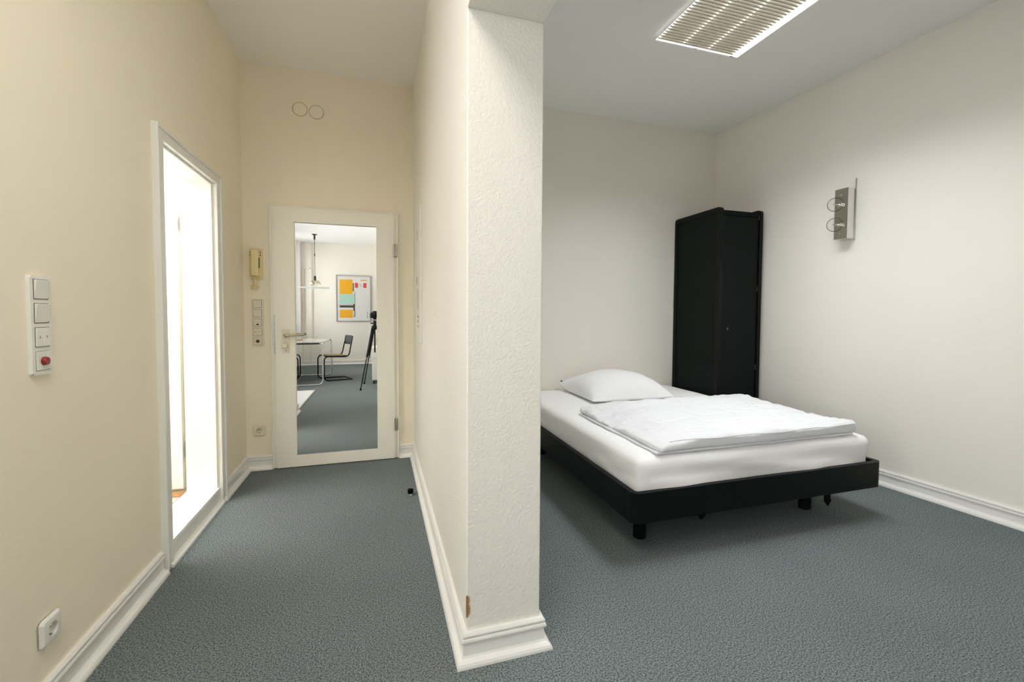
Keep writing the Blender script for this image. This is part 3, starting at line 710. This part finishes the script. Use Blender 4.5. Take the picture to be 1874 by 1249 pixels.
# ------------------------------------------------------------------ the living side, seen in the door mirror
# white vinyl floor in the niche with a metal edge strip
t = structure('floor_niche', (-1.5, .6, 0))
obj('vinyl_sheet', B(WX, -.962, -.25, 1.41, .0, .006), m_vinyl, t)
obj('edge_strip', B(-.966, -.945, -.25, 1.41, .0, .011, bev=.003), m_steel, t)
obj('edge_strip', B(WX, -.945, -.27, -.25, .0, .009, bev=.003), m_steel, t)
# tubular steel table
t = thing('dining_table', 'tubular chrome table with a pale top, seen in the door mirror', 'table', (-1.32, -1.55, 0))
tx0, tx1, ty0, ty1, tz = -1.76, -.905, -2.28, -.80, .745
obj('tabletop', B(tx0, tx1, ty0, ty1, tz - .010, tz + .004, bev=.003), m_tabletop, t)
for y in (ty0 + .02, ty1 - .005):
    obj('leg_loop', tube(bmesh.new(), fillet([(tx0 + .05, y, tz - .026), (tx0, y, tz - .026), (tx0, y, .0125), (tx1, y, .0125), (tx1, y, tz - .026), (tx1 - .05, y, tz - .026)], .09, 8), .0125, 12), m_chrome, t, True)
obj('edge_bar', B(tx0 + .05, tx1 - .03, ty1 - .018, ty1 + .004, tz - .036, tz - .012, bev=.003), m_blackplastic, t)
obj('edge_bar', B(tx0 + .05, tx1 - .03, ty0 + .008, ty0 + .028, tz - .036, tz - .012, bev=.003), m_blackplastic, t)
for x in (tx0 + .03, tx1 - .03): obj('side_tube', tube(bmesh.new(), [(x, ty0 + .03, tz - .022), (x, ty1 - .03, tz - .022)], .0105, 10), m_chrome, t, True)
t = obj('wooden_tray', B(-1.52, -1.36, -1.72, -1.5, .7495, .765, bev=.004), m_wood); tag(t, 'small flat brown wooden board lying on the chrome table', 'tray')
# cantilever chairs
def make_chair(label, loc, rz):
    """local: front edge of the runners at x=0, chair extends to +x (backrest), width along y"""
    t = thing('cantilever_chair', label, 'chair', loc, rz, 'cantilever chairs at the chrome table')
    h = .230; r = .0115; parts = []
    L = .50
    for s in (-1, 1):
        p = fillet([(L - .0, s * h, r), (0, s * h, r), (0, s * h, .455), (L - .06, s * h * .98, .435), (L + .02, s * h * .9, .82)], .085, 8)
        obj('frame_tube', tube(bmesh.new(), p, r, 10), m_blackedge, t, True, local=True)
    obj('rear_crossbar', tube(bmesh.new(), [(L, -h, r), (L, h, r)], r, 10), m_blackedge, t, True, local=True)
    bm = bmesh.new(); box(bm, .02, L - .07, -h + .0, h - .0, .452, .470, bev=.008, seg=3)
    for v in bm.verts: v.co.z -= .012 * v.co.x / L + .008 * (1 - (v.co.y / h) ** 2)
    s_ = obj('seat', bm, m_blackedge, t, True, local=True)
    bm = bmesh.new(); box(bm, .06, L - .11, -h + .04, h - .04, .462, .474, bev=.004)
    for v in bm.verts: v.co.z -= .012 * v.co.x / L
    obj('cane_insert', bm, m_cane, s_, local=True)['label'] = 'tan woven insert'
    bm = bmesh.new(); nx = 12
    V = []
    for i in range(nx + 1):
        y = -.225 + .45 * i / nx; bow = .030 * (1 - (y / .225) ** 2)
        V.append([bm.verts.new((L - .018 + bow + (z - .66) * .16 + o, y * (1 - .05 * (abs(z - .745) / .09) ** 3), z)) for o in (0, .010) for z in (.660, .672, .745, .818, .830)])
    for i in range(nx):
        a, b = V[i], V[i + 1]
        for k in range(4):
            bm.faces.new((a[k], b[k], b[k + 1], a[k + 1])); bm.faces.new((a[5 + k], a[6 + k], b[6 + k], b[5 + k]))
        bm.faces.new((a[0], a[5], b[5], b[0])); bm.faces.new((a[4], b[4], b[9], a[9]))
    for a in (V[0], V[-1]):
        for k in range(4): bm.faces.new((a[k], a[k + 1], a[k + 6], a[k + 5]))
    obj('backrest', bm, m_black, t, True, local=True)
    return t
ch = make_chair('black tubular cantilever chair on the right of the chrome table in the mirror', (-1.015, -1.495, 0), math.radians(-20))
c2 = ch.copy(); COL.objects.link(c2); c2.location = (-1.425, -1.74, 0); c2.rotation_euler = (0, 0, math.radians(176))
c2['label'] = 'black cantilever chair cut off at the left edge of the mirror, its front tube showing'
for chd in list(ch.children):
    q = chd.copy(); COL.objects.link(q); q.parent = c2
    for g in chd.children:
        w = g.copy(); COL.objects.link(w); w.parent = q
# pendant
px, pyy = -1.325, -3.25
t = thing('pendant_lamp', 'pendant lamp with a domed reflector over a thin white disc, seen in the mirror', 'pendant lamp', (px, pyy, HC))
obj('ceiling_canopy', lathe(bmesh.new(), [(.055, HC), (.055, HC - .012), (.020, HC - .018), (.020, HC - .115), (.010, HC - .120), (0, HC - .12)], (px, pyy, 0), n=24), m_blackplastic, t, True)
obj('cord', tube(bmesh.new(), [(px, pyy, HC - .11), (px, pyy, 2.09)], .005, 8), m_blackplastic, t)
obj('cord_grip', lathe(bmesh.new(), [(.0, 2.60), (.010, 2.595), (.012, 2.57), (.010, 2.54), (0, 2.535)], (px, pyy, 0), n=12), m_blackplastic, t, True)
obj('lamp_holder', lathe(bmesh.new(), [(0, 2.105), (.022, 2.10), (.026, 2.09), (.026, 2.01), (.030, 2.0), (0, 2.0)], (px, pyy, 0), n=20), m_blackplastic, t, True)
prof = [(.028 + .092 * math.sin(a), 1.905 + .10 * math.cos(a)) for a in [k * PI / 2 / 10 for k in range(11)]]
obj('reflector', lathe(bmesh.new(), prof + [(r - .003, z - .001) for r, z in prof[::-1]], (px, pyy, 0), n=32), m_lampshade, t, True)
obj('disc_shade', lathe(bmesh.new(), [(.035, 1.838), (.308, 1.834), (.310, 1.837), (.308, 1.840), (.035, 1.844)], (px, pyy, 0), n=48), m_lampwhite, t, True)
bm = bmesh.new()
for k in range(3): a = k * 2 * PI / 3; tube(bm, [(px + .10 * math.cos(a), pyy + .10 * math.sin(a), 1.91), (px + .10 * math.cos(a), pyy + .10 * math.sin(a), 1.838)], .002, 6)
obj('disc_wire', bm, m_steel, t)
bm = bmesh.new(); bmesh.ops.create_uvsphere(bm, u_segments=20, v_segments=14, radius=.035, matrix=Matrix.Translation((px, pyy, 1.93))); obj('bulb', bm, m_lampwhite, t, True)
# framed poster
Yp = YB + .002; qx0, qx1, qz0, qz1 = -.985, -.163, 1.085, 2.245
t = thing('framed_poster', 'framed poster of yellow, mint and black blocks on the back wall, in the mirror', 'poster', ((qx0 + qx1) / 2, Yp, qz0))
obj('picture_frame', ring_prism(bmesh.new(), [(qx0, qz0), (qx1, qz0), (qx1, qz1), (qx0, qz1)], [(qx0 + .014, qz0 + .014), (qx1 - .014, qz0 + .014), (qx1 - .014, qz1 - .014), (qx0 + .014, qz1 - .014)], Yp, Yp + .024), m_steel, t)
sh = obj('poster_sheet', B(qx0 + .012, qx1 - .012, Yp, Yp + .010, qz0 + .012, qz1 - .012), m_poster, t)
def blk(a, b, c, d, m, name='printed_block'):
    # a..b across, c..d downwards as fractions of the sheet, seen mirrored in the door
    X = lambda f: qx0 + f * (qx1 - qx0); Z = lambda f: qz1 - f * (qz1 - qz0)
    return obj(name, B(X(a), X(b), Yp + .010, Yp + .0108, Z(d), Z(c)), m, sh)
blk(.09, .47, .09, .405, m_yellow); blk(.105, .52, .405, .615, m_mint); blk(.09, .49, .65, .70, m_pblack); blk(.09, .47, .745, .92, m_yellow)
blk(.475, .505, .165, .345, m_pblack); blk(.520, .545, .35, .63, m_pgrey); blk(.485, .535, .62, .77, m_pblack); blk(.49, .523, .775, .88, m_mint); blk(.523, .54, .77, .89, m_pblack)
blk(.49, .54, .885, .90, m_pblack); blk(.09, .10, .41, .65, m_pgrey); blk(.10, .49, .622, .632, m_pgrey)
blk(.535, .63, .16, .265, m_pred); blk(.78, .875, .16, .265, m_pred); blk(.70, .89, .092, .115, m_yellow); blk(.885, .905, .785, .935, m_pgrey)
X = lambda f: qx0 + f * (qx1 - qx0); Z = lambda f: qz1 - f * (qz1 - qz0)
pts = [(X(.69) + .023 * math.cos(a * PI / 8), Yp + .011, Z(.197) + .023 * math.sin(a * PI / 8)) for a in range(16)]
obj('printed_ring', tube(bmesh.new(), pts, .004, 6, close=True), m_pgrey, sh)
blk(.715, .727, .20, .255, m_pgrey)
# heating pipes on the back wall
t = thing('heating_pipes', 'pair of cream heating pipes rising up the back wall, in the mirror', 'pipes', (-1.64, YB + .035, .10))
for x, top in ((-1.735, 2.40), (-1.565, HC - .002)): obj('riser_pipe', tube(bmesh.new(), [(x, YB + .035, .10), (x, YB + .035, top)], .011, 10), m_wall, t, True)
obj('link_pipe', tube(bmesh.new(), [(-1.745, YB + .035, 2.39), (-1.555, YB + .035, 2.39)], .008, 8), m_wall, t, True)
for x in (-1.735, -1.575): obj('elbow', lathe(bmesh.new(), [(.0, 2.37), (.016, 2.375), (.016, 2.405), (0, 2.41)], (x, YB + .035, 0), n=12), m_steel, t)
for z in (.6, 1.9):
    for x in (-1.735, -1.565): obj('pipe_clip', B(x - .014, x + .014, YB + .001, YB + .03, z, z + .02), m_wall, t)
# tripod with camera body
t = thing('tripod', 'black tripod standing at the right edge of the door mirror', 'tripod', (-.02, -.115, 0))
apx = Vector((-.046, -.118, 1.02))
feet = [(-.268, -.052), (-.231, -.80), (.42, -.25)]
for (x, y) in feet:
    f_ = Vector((x, y, .012)); a = apx + Vector((x + .066, y + .118, 0)).normalized() * .035; k = a.lerp(f_, .50)
    lg = obj('leg', tube(bmesh.new(), [a, k], .0165, 10), m_blackplastic, t, True)
    obj('lower_leg', tube(bmesh.new(), [k, f_], .0095, 8), m_blackplastic, lg, True)
    obj('leg_clamp', tube(bmesh.new(), [a.lerp(f_, .485), a.lerp(f_, .52)], .022, 10), m_steel, lg)
    obj('rubber_foot', lathe(bmesh.new(), [(.015, -.012), (.017, .0), (.010, .022)], f_, n=12), m_rubber, lg)
obj('centre_column', tube(bmesh.new(), [(apx.x, apx.y, .60), (apx.x, apx.y, 1.08)], .013, 10), m_blackplastic, t, True)
obj('shoulder', lathe(bmesh.new(), [(.025, .97), (.048, .99), (.048, 1.03), (.022, 1.05)], (apx.x, apx.y, 0), n=18), m_blackplastic, t, True)
obj('ball_head', lathe(bmesh.new(), [(.020, 1.04), (.026, 1.06), (.028, 1.085), (.020, 1.105), (.028, 1.11), (.028, 1.122), (0, 1.122)], (apx.x, apx.y, 0), n=18), m_blackplastic, t, True)
obj('head_knob', tube(bmesh.new(), [(apx.x - .02, apx.y, 1.075), (apx.x - .065, apx.y, 1.075)], .011, 10), m_blackplastic, t, True)
t = thing('camera_body', 'black camera with lens and neck strap mounted on the tripod', 'camera', (-.03, -.115, 1.122))
ya = .298; CM = Matrix.Translation(Vector((0, 0, 1.2)) - Vector((.2935, .955, 0)) * .118 + Vector((-.012, -.004, .010))) @ Matrix.Rotation(-ya, 4, 'Z')
bm = bmesh.new(); box(bm, -.072, .072, -.032, .030, -.052, .040, bev=.012, seg=3, M=CM); box(bm, -.030, .032, -.03, .026, .035, .066, bev=.012, seg=3, M=CM)
box(bm, -.022, .022, -.022, .022, -.078, -.050, bev=.003, M=CM)
bdy = obj('body', bm, m_blackplastic, t, True)
bm = bmesh.new()
for (r, a, b) in ((.036, .028, .055), (.040, .055, .085), (.037, .085, .102)):
    tube(bm, [CM @ Vector((0, a, 0)), CM @ Vector((0, b, 0))], r, 24)
obj('lens', bm, m_blackplastic, t, True)
obj('lens_glass', tube(bmesh.new(), [CM @ Vector((0, .1015, 0)), CM @ Vector((0, .1028, 0))], .031, 24), m_blackedge, t)
for s in (-.05, .052): obj('dial', tube(bmesh.new(), [CM @ Vector((s, 0, .038)), CM @ Vector((s, 0, .050))], .012, 14), m_blackplastic, bdy, True)
sp_ = fillet([CM @ Vector((-.074, 0, .02)), (-.115, -.12, 1.08), (-.168, -.10, .96), (-.165, -.08, .86), (-.130, -.07, .81), (-.10, -.09, .90), CM @ Vector((-.074, .01, .02))], .05, 6)
bm = bmesh.new()
for i, p in enumerate(sp_):
    pass
L = [bm.verts.new(p + Vector((0, o, 0))) for p in sp_ for o in (-.009, .009)]
for i in range(len(sp_) - 1): bm.faces.new((L[2 * i], L[2 * i + 1], L[2 * i + 3], L[2 * i + 2]))
bmesh.ops.solidify(bm, geom=bm.faces, thickness=.003)
obj('neck_strap', bm, m_rubber, t)
# white rolling cabinet behind the tripod
t = thing('rolling_cabinet', 'white cabinet on small castors behind the tripod, cut off by the mirror edge', 'cabinet', (.13, -.97, 0))
cx0, cx1, cy0, cy1 = -.100, .36, -1.19, -.74
obj('body', B(cx0, cx1, cy0, cy1 - .018, .062, .645, bev=.004), m_lampwhite, t)
for (a, b) in ((.066, .255), (.259, .448), (.452, .641)):
    dr = obj('drawer_front', B(cx0 + .002, cx1 - .002, cy1 - .018, cy1, a, b, bev=.003), m_lampwhite, t)
    obj('drawer_pull', tube(bmesh.new(), [(.08, cy1 + .012, b - .05), (.18, cy1 + .012, b - .05)], .005, 8), m_chrome, dr)
for x in (cx0 + .03, cx1 - .03):
    for y in (cy0 + .03, cy1 - .04):
        k = obj('castor', tube(bmesh.new(), [(x - .012, y, .025), (x + .012, y, .025)], .0249, 16), m_blackplastic, t, True)
        obj('castor_fork', B(x - .016, x + .016, y - .012, y + .012, .034, .062, bev=.003), m_steel, k)
